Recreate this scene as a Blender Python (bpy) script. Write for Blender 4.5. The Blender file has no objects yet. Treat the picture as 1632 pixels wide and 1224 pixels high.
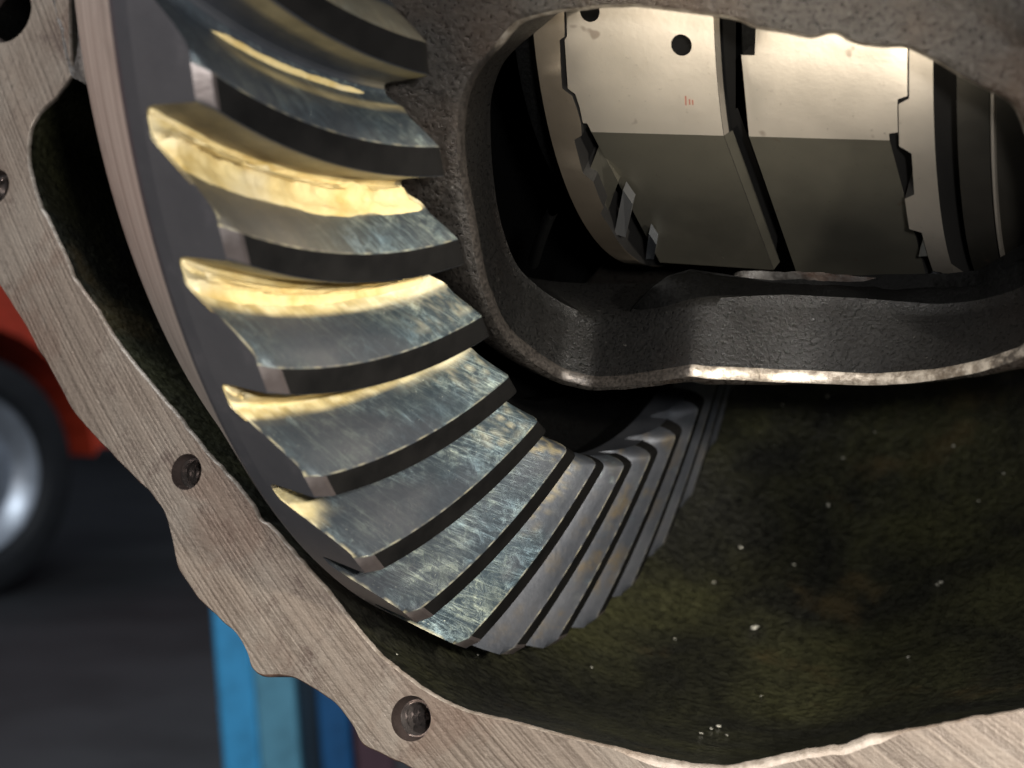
import bpy, bmesh, math, random
import numpy as np
from mathutils import Vector, Matrix, noise
from mathutils.geometry import delaunay_2d_cdt

# 1 Blender unit = 10 cm (unit scale below); Z is up, the camera looks along +Y
sc = bpy.context.scene
sc.unit_settings.system = 'METRIC'; sc.unit_settings.scale_length = 0.1
H = 5.4                                    # camera height above the workshop floor
col = sc.collection

# ---------------------------------------------------------------- camera
cd = bpy.data.cameras.new('camera'); cam = bpy.data.objects.new('camera', cd); col.objects.link(cam)
cam.location = (0, 0, H); cam.rotation_euler = (math.radians(90), 0, 0)
cd.sensor_width = 36; F = 2400.0; cd.lens = 36 * F / 1632
cd.clip_start = 0.05; cd.clip_end = 500
cd.dof.use_dof = True; cd.dof.focus_distance = 1.90; cd.dof.aperture_fstop = 3.1
sc.camera = cam

# ---------------------------------------------------------------- workshop light
w = bpy.data.worlds.new('World'); sc.world = w; w.use_nodes = True
bg = w.node_tree.nodes['Background']; bg.inputs[0].default_value = (0.55, 0.62, 0.75, 1); bg.inputs[1].default_value = 0.16
sc.view_settings.view_transform = 'Standard'; sc.view_settings.look = 'None'
sc.view_settings.exposure = 0.42; sc.view_settings.gamma = 1.0
def area(name, loc, aim, size, power, colr, sy=None):
    l = bpy.data.lights.new(name, 'AREA'); l.energy = power; l.color = colr; l.size = size
    if sy: l.shape = 'RECTANGLE'; l.size_y = sy
    o = bpy.data.objects.new(name, l); col.objects.link(o); o.location = loc
    d = Vector(aim) - Vector(loc); o.rotation_euler = d.to_track_quat('-Z', 'Y').to_euler()
    return o
def spot(name, loc, aim, power, colr, angle, blend=.3, size=.1):
    l = bpy.data.lights.new(name, 'SPOT'); l.energy = power; l.color = colr; l.spot_size = math.radians(angle)
    l.spot_blend = blend; l.shadow_soft_size = size
    o = bpy.data.objects.new(name, l); col.objects.link(o); o.location = loc
    d = Vector(aim) - Vector(loc); o.rotation_euler = d.to_track_quat('-Z', 'Y').to_euler()
    return o
spot('work_lamp', (1.0, -.5, H + .25), (.02, 1.92, H - .235), 260, (1.0, 0.93, 0.82), 28, .35, .05)
spot('phone_flash', (.16, -.06, H + .10), (.12, 1.9, H + .02), 100, (1.0, 0.98, 0.95), 60, .8, .05)
spot('added_locker_spot', (-.30, -.10, H - .30), (.27, 1.62, H + .45), 290, (1.0, 0.91, 0.76), 19, 1.0, .05)  # added spot that brightens only the pale locker, no lamp stands there
area('door_light', (-6.5, -5.0, H + 5.0), (-0.3, 1.8, H), 5.0, 560, (1.0, 0.95, 0.91))
area('ceiling_tube', (1.5, 6.0, H + 16), (0, 12, 0), 14, 3800, (0.85, 0.93, 1.0), 6)

# ---------------------------------------------------------------- helpers
def mat4(X): return np.array(X, float)
def Wp(X):                                 # camera axes (x right, y up, z back) -> world
    X = np.asarray(X, float); return np.stack([X[..., 0], -X[..., 2], X[..., 1] + H], -1)
# ring gear axis frame, solved from the photograph's tooth corners
TH, PS = -1.1327, 9.3178
C0 = np.array([0.15214510, 0.60633647, -2.18004409])
PHI, DEL, SKEW = 3.31612124, 2 * math.pi / 41, 0.1865
A = np.array([0.90036578, -0.09673109, 0.42424587])
E1 = np.array([0.42624473, 0.0, -0.90460789]); E2 = np.array([0.08750371, 0.99531055, 0.04123112])
FR = np.stack([E1, E2, A], 1)
def frame_world(origin_cam, basis):
    M = Matrix.Identity(4)
    for j in range(3):
        c = basis[:, j]; M[0][j], M[1][j], M[2][j] = c[0], -c[2], c[1]
    o = Wp(origin_cam); M[0][3], M[1][3], M[2][3] = o
    return M
GM = frame_world(C0, FR)
def ray(u, v): return np.array([(u - 816) / F, -(v - 612) / F, -1.0])
def on_r(u, v, r):                         # pixel -> (angle, x along axis) on the cylinder of radius r round the gear axis
    d = FR.T @ ray(u, v); o = FR.T @ (-C0)
    a = d[0]**2 + d[1]**2; b = 2 * (d[0] * o[0] + d[1] * o[1]); c = o[0]**2 + o[1]**2 - r * r
    D = b * b - 4 * a * c
    D = max(D, 0.0)
    t = (-b - math.sqrt(D)) / (2 * a); P = o + d * t
    an = math.atan2(P[1], P[0])
    if an < 0: an += 2 * math.pi
    return an, P[2]
# cover flange plane
BT = math.radians(10)
NF = -E1 * math.cos(BT) + E2 * math.sin(BT); MF = np.cross(NF, A); OF = C0 + 0.2 * NF
FM = frame_world(OF, np.stack([A, MF, NF], 1))
def on_flange(u, v, w=0.0):
    d = ray(u, v); t = ((OF - w * NF) @ NF) / (d @ NF); X = d * t - OF
    return float(X @ A), float(X @ MF)

def link_mesh(name, V, Fc, mat, parent=None, smooth=None, uv=None, paint=None, matrix=None):
    me = bpy.data.meshes.new(name); me.from_pydata([tuple(map(float, v)) for v in V], [], Fc); me.update()
    if mat: me.materials.append(mat)
    if smooth is not None:
        me.polygons.foreach_set('use_smooth', [True] * len(me.polygons)); me.set_sharp_from_angle(angle=math.radians(smooth))
    if uv is not None:
        l = me.uv_layers.new(name='UVMap')
        for lp in me.loops: l.data[lp.index].uv = uv[lp.vertex_index]
    if paint is not None:
        ca = me.color_attributes.new('paint', 'FLOAT_COLOR', 'POINT')
        ca.data.foreach_set('color', np.asarray(paint, float).ravel())
    o = bpy.data.objects.new(name, me); col.objects.link(o)
    if parent: o.parent = parent
    if matrix is not None: o.matrix_world = matrix
    return o
def empty(name, M, label, cat, group=None):
    o = bpy.data.objects.new(name, None); col.objects.link(o); o.matrix_world = M; o.empty_display_size = .1
    o['label'] = label; o['category'] = cat
    if group: o['group'] = group
    return o
def tag(o, label=None, cat=None, group=None, kind=None):
    if label: o['label'] = label
    if cat: o['category'] = cat
    if group: o['group'] = group
    if kind: o['kind'] = kind
    return o
def grid_faces(n, m, cj=False, flip=False):
    f = []
    for i in range(n - 1):
        for j in range(m if cj else m - 1):
            k = (j + 1) % m; q = (i * m + j, i * m + k, (i + 1) * m + k, (i + 1) * m + j)
            f.append(q[::-1] if flip else q)
    return f
def sstep(a, b, x):
    t = np.clip((np.asarray(x, float) - a) / (b - a), 0, 1); return t * t * (3 - 2 * t)
def fbm(x, y, z=0.0, o=4):
    return noise.fractal(Vector((x, y, z)), 1.0, 2.1, o)
def revolve(profile, n=160, closed=False):
    """profile: (r, z) list -> verts in the gear frame"""
    V = []
    for r, z in profile:
        for k in range(n):
            t = 2 * math.pi * k / n; V.append((r * math.cos(t), r * math.sin(t), z))
    return V, grid_faces(len(profile), n, True)

# ---------------------------------------------------------------- materials
class NT:
    def __init__(s, name):
        s.m = bpy.data.materials.new(name); s.m.use_nodes = True; s.t = s.m.node_tree; s.n = s.t.nodes
        s.b = s.n['Principled BSDF']; s.out = s.n['Material Output']
    def new(s, k, **kw):
        x = s.n.new(k)
        for a, b in kw.items(): setattr(x, a, b)
        return x
    def link(s, a, b): s.t.links.new(a, b)
    def put(s, sock, v):
        if hasattr(v, 'is_output') or isinstance(v, bpy.types.NodeSocket): s.link(v, sock)
        else:
            if isinstance(v, tuple) and len(v) == 3 and sock.type == 'RGBA': v = v + (1,)
            sock.default_value = v
    def coord(s, which='Object', scale=(1, 1, 1), rot=(0, 0, 0)):
        c = s.new('ShaderNodeTexCoord'); mp = s.new('ShaderNodeMapping')
        s.link(c.outputs[which], mp.inputs[0]); mp.inputs['Scale'].default_value = scale; mp.inputs['Rotation'].default_value = rot
        return mp.outputs[0]
    def noise(s, vec, scale, detail=4, rough=.55, dist=0):
        x = s.new('ShaderNodeTexNoise'); s.link(vec, x.inputs['Vector']); x.inputs['Scale'].default_value = scale
        x.inputs['Detail'].default_value = detail; x.inputs['Roughness'].default_value = rough; x.inputs['Distortion'].default_value = dist
        return x.outputs['Fac']
    def vor(s, vec, scale, feature='F1'):
        x = s.new('ShaderNodeTexVoronoi', feature=feature); s.link(vec, x.inputs['Vector']); x.inputs['Scale'].default_value = scale
        return x.outputs['Distance']
    def ramp(s, fac, a, b, lo=0.0, hi=1.0):
        x = s.new('ShaderNodeMapRange'); x.interpolation_type = 'SMOOTHSTEP'; s.put(x.inputs[0], fac)
        x.inputs[1].default_value = a; x.inputs[2].default_value = b; x.inputs[3].default_value = lo; x.inputs[4].default_value = hi
        return x.outputs[0]
    def mix(s, fac, a, b):
        x = s.new('ShaderNodeMix', data_type='RGBA'); s.put(x.inputs[0], fac); s.put(x.inputs[6], a); s.put(x.inputs[7], b); return x.outputs[2]
    def math(s, op, a, b=0.0, c=0.0):
        x = s.new('ShaderNodeMath', operation=op); s.put(x.inputs[0], a); s.put(x.inputs[1], b)
        if op == 'MULTIPLY_ADD': s.put(x.inputs[2], c)
        return x.outputs[0]
    def bump(s, h, strength, dist, prev=None):
        x = s.new('ShaderNodeBump'); s.put(x.inputs['Height'], h); x.inputs['Strength'].default_value = strength; x.inputs['Distance'].default_value = dist
        if prev is not None: s.link(prev, x.inputs['Normal'])
        return x.outputs[0]
    def done(s, color, rough, metal=0.0, normal=None, coat=0.0, spec=None):
        s.put(s.b.inputs['Base Color'], color); s.put(s.b.inputs['Roughness'], rough); s.put(s.b.inputs['Metallic'], metal)
        if normal is not None: s.link(normal, s.b.inputs['Normal'])
        if coat: s.b.inputs['Coat Weight'].default_value = coat; s.b.inputs['Coat Roughness'].default_value = .25
        if spec is not None: s.b.inputs['Specular IOR Level'].default_value = spec
        return s.m

def m_tooth():
    s = NT('gear_steel'); uv = s.coord('UV'); ob = s.coord()
    at = s.new('ShaderNodeAttribute'); at.attribute_name = 'paint'
    sep = s.new('ShaderNodeSeparateColor'); s.link(at.outputs['Color'], sep.inputs[0])
    Y, Cr, B = sep.outputs[0], sep.outputs[1], sep.outputs[2]; R = at.outputs['Alpha']
    n1 = s.noise(ob, 9, 5, .6); fine = s.noise(ob, 130, 3, .6)
    steel = s.mix(s.ramp(n1, .3, .75), (.056, .062, .074), (.108, .112, .124))
    steel = s.mix(s.math('MULTIPLY', R, s.ramp(s.noise(ob, 17, 5, .7), .42, .68)), steel, (.17, .125, .06))
    # swirling smear of thin marking compound
    def streak(rot, sx, sy, k, lo, hi, dist):
        mp = s.new('ShaderNodeMapping'); s.link(uv, mp.inputs[0]); mp.inputs['Rotation'].default_value = (0, 0, rot); mp.inputs['Scale'].default_value = (sx, sy, 1)
        return s.ramp(s.noise(mp.outputs[0], k, 7, .72, dist), lo, hi)
    st = streak(.95, 16, 2.4, 1.5, .46, .74, 2.2); st2 = streak(-.35, 30, 7, 1.2, .50, .74, 1.6); st3 = streak(.2, 5, 4, 1.0, .40, .66, 1.0)
    chalk = s.ramp(s.noise(ob, 48, 9, .82, .5), .47, .66)
    smear = s.math('MULTIPLY', s.math('MULTIPLY_ADD', st, .70, s.math('MULTIPLY_ADD', st2, .40, s.math('MULTIPLY', chalk, .48))), s.math('MULTIPLY_ADD', st3, .80, .25))
    tint = s.mix(s.ramp(n1, .35, .65), (.28, .43, .52), (.50, .56, .43))
    c = s.mix(s.math('MULTIPLY', B, .55), steel, (.030, .056, .070))
    c = s.mix(s.math('MINIMUM', s.math('MULTIPLY', B, smear), 1.0), c, tint)
    fl = s.ramp(s.noise(ob, 70, 4, .8), .66, .74)
    c = s.mix(s.math('MULTIPLY', B, fl), c, (.50, .53, .45))
    yn = s.ramp(s.noise(ob, 22, 5, .65), .3, .7)
    yel = s.mix(yn, (.36, .27, .09), (.58, .46, .21))
    ya = s.math('MULTIPLY', Y, s.ramp(st, 0, .6, .8, 1.0))
    c = s.mix(s.math('MINIMUM', ya, 1.0), c, yel)
    c = s.mix(Cr, c, s.mix(s.ramp(fine, .3, .7), (.70, .60, .33), (.80, .73, .50)))
    cov = s.math('MINIMUM', s.math('ADD', s.math('ADD', Y, Cr), s.math('MULTIPLY', B, s.math('MULTIPLY', smear, .6))), 1.0)
    rough = s.math('MULTIPLY_ADD', fine, .18, .36)
    nb = s.bump(s.math('MULTIPLY', smear, B), .35, .004, s.bump(fine, .18, .002))
    return s.done(c, rough, s.math('MULTIPLY_ADD', cov, -.6, .6), nb)
def m_steel(name, c1, c2, rough, metal=.7, sc1=9, grain=.15, spots=None):
    s = NT(name); ob = s.coord(); n1 = s.noise(ob, sc1, 5, .6); fine = s.noise(ob, 160, 3, .6)
    c = s.mix(s.ramp(n1, .3, .7), c1, c2)
    if spots: c = s.mix(s.ramp(s.noise(ob, 24, 4, .7), .58, .72), c, spots)
    return s.done(c, s.math('MULTIPLY_ADD', n1, .2, rough - .1), metal, s.bump(fine, grain, .002), spec=.06 if metal < .2 else None)
def m_flange():
    s = NT('machined_iron'); ob = s.coord()
    # milling arcs: rings round a far centre in the flange plane
    sep = s.new('ShaderNodeSeparateXYZ'); s.link(ob, sep.inputs[0])
    dx = s.math('ADD', sep.outputs[0], -2.3); dy = s.math('ADD', sep.outputs[1], -2.1)
    rr = s.math('SQRT', s.math('ADD', s.math('MULTIPLY', dx, dx), s.math('MULTIPLY', dy, dy)))
    ang = s.math('ARCTAN2', dy, dx)
    cv = s.new('ShaderNodeCombineXYZ'); s.link(s.math('MULTIPLY', rr, 190), cv.inputs[0]); s.link(s.math('MULTIPLY', ang, .3), cv.inputs[1])
    g1 = s.noise(cv.outputs[0], 1.0, 2, .5, 0)
    g2 = s.math('SINE', s.math('MULTIPLY_ADD', rr, 1050, s.math('MULTIPLY', s.noise(ob, 3, 2), 6)))
    g = s.math('MULTIPLY_ADD', s.math('MULTIPLY', g2, s.ramp(s.noise(ob, 7, 3), .3, .7)), .11, g1)
    n1 = s.noise(ob, 5, 5, .6); fine = s.noise(ob, 90, 4, .7)
    c = s.mix(s.ramp(g, .30, .66), (.120, .093, .072), (.192, .154, .122))
    c = s.mix(s.ramp(n1, .42, .72, 0, .75), c, (.235, .205, .17))
    c = s.mix(s.ramp(s.noise(ob, 14, 6, .75), .53, .68, 0, .8), c, (.085, .060, .048))
    c = s.mix(s.ramp(s.noise(ob, 3.2, 5, .65, .6), .52, .64, 0, .55), c, (.13, .085, .062))
    c = s.mix(s.ramp(s.noise(ob, 36, 5, .8), .64, .72, 0, .8), c, (.05, .038, .03))
    c = s.mix(s.ramp(fine, .62, .80, 0, .6), c, (.40, .33, .26))
    return s.done(c, s.ramp(g, .3, .7, .36, .56), .45, s.bump(g, .22, .003, s.bump(fine, .35, .003)))
def m_cast(name, c1, c2, rust, rough=.42, metal=.45, scale=230, depth=.003, glint=.35):
    s = NT(name); ob = s.coord(); n1 = s.noise(ob, 4, 5, .6)
    vo = s.vor(ob, scale, 'SMOOTH_F1'); fn = s.noise(ob, scale * 1.1, 5, .72); big = s.noise(ob, 12, 4, .6)
    h = s.math('MULTIPLY_ADD', vo, -.25, s.math('MULTIPLY', fn, 1.0))
    c = s.mix(s.ramp(fn, .3, .7), c1, c2)
    c = s.mix(s.ramp(n1, .45, .7, 0, .8), c, rust)
    c = s.mix(s.ramp(s.noise(ob, 75, 3, .75), .68, .74, 0, glint), c, (.20, .19, .17))  # small pale specks painted in as glints off the grain
    return s.done(c, s.ramp(fn, .3, .7, rough - .1, rough + .12), metal, s.bump(h, .60, depth, s.bump(big, .25, .008)), spec=.05 if metal == 0 else None)
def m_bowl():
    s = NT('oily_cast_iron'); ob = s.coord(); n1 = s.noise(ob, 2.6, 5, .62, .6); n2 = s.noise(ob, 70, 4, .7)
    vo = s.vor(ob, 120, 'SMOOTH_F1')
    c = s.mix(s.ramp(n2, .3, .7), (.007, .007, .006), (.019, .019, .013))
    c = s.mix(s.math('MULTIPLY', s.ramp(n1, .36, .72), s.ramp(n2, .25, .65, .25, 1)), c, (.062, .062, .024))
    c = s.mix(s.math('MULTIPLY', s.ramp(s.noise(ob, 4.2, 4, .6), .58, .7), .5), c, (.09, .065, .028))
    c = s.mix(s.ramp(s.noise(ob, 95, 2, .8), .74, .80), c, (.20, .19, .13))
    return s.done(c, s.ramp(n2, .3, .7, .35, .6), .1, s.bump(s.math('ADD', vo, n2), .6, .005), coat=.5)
def m_grease():
    s = NT('marking_grease'); ob = s.coord(); n1 = s.noise(ob, 14, 5, .65, .4); n2 = s.noise(ob, 80, 4, .7)
    c = s.mix(s.ramp(n1, .32, .62), (.46, .32, .10), (.66, .53, .26))
    c = s.mix(s.ramp(s.noise(ob, 9, 3, .6), .52, .7, 0, .85), c, (.70, .61, .40))
    c = s.mix(s.ramp(n2, .66, .78, 0, .6), c, (.35, .24, .08))
    s.b.inputs['Subsurface Weight'].default_value = .0
    return s.done(c, .42, 0, s.bump(n2, .25, .004, s.bump(n1, .25, .01)), coat=.15)
def m_plain(name, c, rough=.5, metal=0, var=.25, sc1=3, grain=0):
    s = NT(name); ob = s.coord(); n1 = s.noise(ob, sc1, 4, .6)
    d = tuple(x * (1 - var) for x in c); return s.done(s.mix(s.ramp(n1, .35, .7), c, d), rough, metal, s.bump(s.noise(ob, sc1 * 12, 3), grain, .01) if grain else None)
def m_locker(name, c1, c2, rough):
    s = NT(name); ob = s.coord(); n1 = s.noise(ob, 5, 4, .6); n2 = s.noise(ob, 120, 4, .7)
    c = s.mix(s.ramp(n1, .3, .7), c1, c2); c = s.mix(s.ramp(n2, .62, .75, 0, .35), c, (.12, .09, .06))
    c = s.mix(s.ramp(s.noise(ob, 30, 2, .5), .70, .76, 0, .5), c, (.16, .10, .07))
    return s.done(c, s.math('MULTIPLY_ADD', n1, .12, rough), .92, s.bump(n2, .10, .002))

MT = m_tooth()
M_LAND = m_steel('phosphated_land', (.004, .004, .004), (.010, .0095, .009), .6, .0, 12, .15)
M_CHAM = m_steel('worn_chamfer', (.12, .10, .095), (.26, .23, .22), .4, .6, 20, .15)
M_BACKCONE = m_steel('blued_steel', (.145, .142, .152), (.178, .172, .180), .42, .75, 6, .12, (.20, .19, .20))
def m_turned():
    s = NT('turned_steel'); ob = s.coord(); sep = s.new('ShaderNodeSeparateXYZ'); s.link(ob, sep.inputs[0])
    cv = s.new('ShaderNodeCombineXYZ'); s.link(s.math('MULTIPLY', sep.outputs[2], 260), cv.inputs[0]); s.link(s.math('ARCTAN2', sep.outputs[1], sep.outputs[0]), cv.inputs[1])
    g = s.noise(cv.outputs[0], 1.0, 3, .6); n1 = s.noise(ob, 8, 5, .6)
    c = s.mix(s.ramp(g, .3, .7), (.36, .30, .25), (.74, .66, .57)); c = s.mix(s.ramp(n1, .5, .7, 0, .5), c, (.30, .26, .22))
    return s.done(c, .4, .35, s.bump(g, .4, .003))
M_TURNED = m_turned()
M_FL = m_flange()
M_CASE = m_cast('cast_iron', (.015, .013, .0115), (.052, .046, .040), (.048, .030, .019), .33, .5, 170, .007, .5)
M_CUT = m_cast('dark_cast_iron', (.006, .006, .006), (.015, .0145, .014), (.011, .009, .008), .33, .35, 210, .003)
M_DEEP = m_cast('shade_black_iron', (.0015, .0015, .0015), (.004, .004, .004), (.003, .003, .003), .6, .0, 210, .002, 0)  # near black put into the colour for the shade of deep recesses
M_LIP = m_cast('bare_iron_edge', (.13, .10, .08), (.42, .37, .31), (.14, .09, .06), .38, .6, 90, .0025)
def m_lip():
    s = NT('window_lip_iron'); ob = s.coord(); at = s.new('ShaderNodeAttribute'); at.attribute_name = 'paint'; sp = s.new('ShaderNodeSeparateColor'); s.link(at.outputs['Color'], sp.inputs[0])
    fn = s.noise(ob, 60, 5, .75); f2 = s.noise(ob, 230, 3, .6); k = s.ramp(s.math('ADD', sp.outputs[0], s.math('MULTIPLY_ADD', fn, .8, -.4)), .35, .65)
    bare = s.mix(s.ramp(fn, .35, .7), (.16, .13, .10), (.56, .50, .42)); dark = s.mix(s.ramp(f2, .3, .7), (.030, .026, .023), (.09, .078, .068))
    return s.done(s.mix(k, dark, bare), .36, .6, s.bump(fn, .4, .004))
M_LIPA = m_lip()
M_ROUGH = m_cast('rough_cast_iron', (.10, .085, .075), (.24, .21, .185), (.16, .12, .09), .38, .5, 120, .006)
M_BOWL = m_bowl(); M_GREASE = m_grease()
M_LK = m_locker('ground_steel', (.56, .50, .42), (.66, .59, .50), .36)
M_LKD = m_locker('shaded_ground_steel', (.165, .155, .125), (.225, .21, .165), .42)  # darker copy of the ground steel, shade of the downward flats painted in
M_CPL = m_locker('dark_coupler_steel', (.045, .042, .035), (.070, .064, .054), .42)
M_SIDE_SHADE = m_plain('shaded_side_wall', (.014, .013, .012), .5)  # slot and hole side walls painted near black in place of shade
M_BLACK = m_plain('black_recess', (.010, .010, .010), .7)
M_SHINY = m_plain('bright_facet', (.62, .66, .72), .22, .9)
M_CSK = m_steel('worn_countersink', (.06, .045, .04), (.13, .10, .09), .35, .6, 14, .3)
M_THREAD = m_steel('oily_thread', (.20, .17, .16), (.42, .38, .36), .20, .9, 20, .1)

# ================================================================ RING GEAR
gear = empty('ring_gear', GM, 'large dark toothed steel ring with yellow paste between its upper teeth, beside the oval window', 'gear')
RT0, RT1, ZT1 = 1.0, 0.7046, 0.0838
def c_ang(t): return SKEW * t + 0.012 * 4 * t * (1 - t)
def prof(t):
    """profile knots (angle, height 0 root .. 1 tip) at station t (0 heel, 1 toe)"""
    L = lambda a, b: a + (b - a) * t
    wl = L(.0335, .0465)
    return [(L(-.0985, -.0895), 0), (L(-.086, -.083), .005), (-.0795, .03), (-.0735, .10), (-.062, .27), (-.049, .46), (-.034, .665), (-.018, .84), (-.0022, .980), (-.0006, .996), (0.0006, 1.0),
            (wl * .33, 1.0), (wl * .67, 1.0), (wl - .0012, 1.0), (wl + .0005, .985), (wl + L(.003, .002), .85), (wl + L(.006, .004), .5), (wl + L(.009, .006), .15), (wl + L(.0115, .008), .04), (L(.050, .058), .0), (L(.0545, .0635), 0)]
KN = len(prof(0)); SUB = 2
def surf(t, s):
    """s in knot units 0..KN-1"""
    p = prof(t); i = min(int(s), KN - 2); f = s - i
    an = p[i][0] * (1 - f) + p[i + 1][0] * f; h = p[i][1] * (1 - f) + p[i + 1][1] * f
    return an + c_ang(t), h
def place(t, an, h):
    # chamfer at the heel, rounded corner at the toe
    if h > .3:
        k = (h - .3) / .7
        if t < .045: h -= .11 * (1 - t / .045) * max(0, (h - .9) / .1)
        if t > .93: h -= .50 * ((t - .93) / .07)**2.2 * k
    rt, zt = RT0 + (RT1 - RT0) * t, ZT1 * t
    rr, zr = .9816 + (.7120 - .9816) * t, -.080 + (.0165 + .080) * t
    r = rr + (rt - rr) * h; z = zr + (zt - zr) * h
    return np.array([r * math.cos(an), r * math.sin(an), z])
TS = [0, .015, .03, .045, .06] + list(np.linspace(.075, .90, 68)) + [.915, .93, .945, .96, .975, .988, 1.0]
SS = list(np.linspace(0, KN - 1, (KN - 1) * SUB + 1))
def rnd(k, i): return random.Random(k * 131 + i).random()
def paint_at(k, t, s, h, an):
    """marking compound left on tooth k, plus painted edge highlights: (yellow, cream, blue smear, brown stain)"""
    n = fbm(t * 5 + k * 7, h * 3 + k, k, 4); n2 = fbm(t * 14 + k * 3, h * 9, k + 5.0, 4); nf = fbm(t * 30, h * 20 + k * 9, 2.0, 3)
    lit = s <= 10.5; land = 10.5 < s < 14.2; opp = s >= 14.2
    Y = Cr = B = R = 0.0
    S = lambda a, b, x: float(sstep(a, b, x))
    if 1 <= k <= 7 or k == 0:
        if lit:
            # root line of compound: thick on the upper gaps, thin further down
            top = {0: .55, 1: .50, 2: .62, 3: .27, 4: .20, 5: .0, 6: .0, 7: .0}[k]
            slope = {0: 0, 1: -.05, 2: -.28, 3: -.02, 4: .0, 5: 0, 6: 0, 7: 0}[k]
            e = top + slope * t + .05 * n
            if k in (3, 4): Y = (1 - S(e - .04, e + .10, h))
            if k == 2: Y = (1 - S(.30, .46, h + .05 * n)) + .20 * (1 - S(.50, .85, t + .2 * h))
            if k == 1: Y = .85 * S(.22, .30, h + .03 * n) * (1 - S(.40, .55, h + .04 * n + .12 * t)) * S(.22, .40, t)
            if k == 0: Y = .3 * S(.3, .5, h)
            
            if k in (3, 4): Cr = (S(.50, .92, t + .1 * n) * (1 - S(e + .0, e + .22, h))) * .9 + .55 * (1 - S(e - .03, e + .05, h)) * S(-.1, .4, n2)
            if k == 2: Cr = .55 * (1 - S(.30, .45, h + .1 * n))
            if k == 5: Y = (1 - S(.07, .17, t + .05 * n)) * (1 - S(.25, .55, h + 1.2 * t + .1 * n2)) ; Cr = .35 * Y
            B = .50 + .75 * S(.25, .85, t + .1 * n) + .25 * (1 - S(.0, .25, h))
            if k == 1: B = .4 + .5 * S(.55, .8, t); Y *= 1
            if k == 0: B = .3
            if k == 2: B = S(.45, .8, t + .25 * h)
            if k in (3, 4, 5, 6):
                # contact patch wiped darker towards the heel
                d = S(.10, .25, t) * (1 - S(.40, .56, t + .35 * (1 - h) * .6 - .12 + .08 * n)) * S(.3, .45, h)
                B *= 1 - .62 * d
            if k in (3, 4, 5): Cr = max(Cr, .38 * S(.62, .95, t + .12 * n) * S(.0, .45, nf + .4 * n2) * (1 - S(.8, .98, h)))
            if k == 6: B = .25 + .55 * S(.1, .4, 1 - abs(t - .45) * 2 + .3 * n) * (1 - .5 * S(.75, .9, t)); Y = .5 * S(.86, .93, t) * S(.05, .4, nf + .2)
            if k == 7: B = 1.25 * (1 - S(.40, .62, t + .2 * n)) + .10; Y = .50 * S(.55, .70, t + .3 * (h - .5)) * S(-.05, .35, nf + .5 * n2) * (1 - S(.92, 1, t)) * (1 - S(.5, .9, h))
        if opp:
            if k == 0: Y = .55 * S(.45, .70, h + .1 * n) + .25 * S(.80, .95, t)
            if k == -1: Y = .4 * S(.5, .7, h)
            if k == 1: Y = .30 + .3 * (1 - S(.02, .2, h)) + .1 * n2
            if k == 2: Y = (1 - S(.3, .6, h)) * .9; B = .2
            if k == 3: Y = .9 * (1 - S(.4, .8, h)); B = .2
            if k == 4: Y = .4 * (1 - S(.05, .4, h)) * (1 - S(.1, .25, t))
            if k == 5: Y = .8 * S(.60, .70, t) * (1 - S(.90, .97, t)) * S(-.2, .1, n2)
        if land:
            B = .10 * S(.0, .5, n2)
        # chips at the gap ends
        if lit and t < .001 and 2 <= k <= 9: Cr = max(Cr, .6 * S(-.15, .15, fbm(h * 60, k * 3.0, 1, 3)) * S(.1, .3, h))
    else:
        if lit:
            R = S(.0, .45, n) * (.75 if k in (9, 10) else .30); B = .14 * S(.2, .5, n2)
            if k == 8: B = .35 * S(.8, .86, t) * S(.0, .3, n2)
    if 8.4 <= s <= 10.1 and k >= 1: Cr = max(Cr, (.30 if k < 10 else .12) * S(-.30, .45, fbm(t * 22, k * 5.0, 7, 5)))  # highlight along the bare tip edge, painted with the cream tone
    return (min(Y, 1), min(Cr, 1), min(B, 1.3), R)
def tooth_mesh(k, ts, ss, painted=True):
    V, UV, P = [], [], []
    for t in ts:
        for s in ss:
            an, h = surf(t, s); V.append(place(t, an, h)); UV.append((t, s / (KN - 1) + k * .37)); P.append(paint_at(k, t, s, h, an) if painted else (0, 0, 0, .4))
    n, m = len(ts), len(ss); Fc = grid_faces(n, m)
    # end faces down to the blank
    for e, t in ((0, 0.0), (1, 1.0)):
        b = len(V); row = (0 if e == 0 else (n - 1) * m)
        for j, s in enumerate(ss):
            an, h = surf(t, s); V.append(place(t, an, h)); UV.append((t, .2)); P.append((0, 0, 0, 0))
        for j, s in enumerate(ss):
            an, h = surf(t, s); V.append(place(t, an, -.10 if e == 0 else -.3)); UV.append((t, .2)); P.append((0, 0, 0, 0))
        for j in range(m - 1):
            q = (b + j, b + j + 1, b + m + j + 1, b + m + j); Fc.append(q[::-1] if e == 0 else q)
    return V, Fc, UV, P
teeth_full = range(-3, 17)
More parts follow.
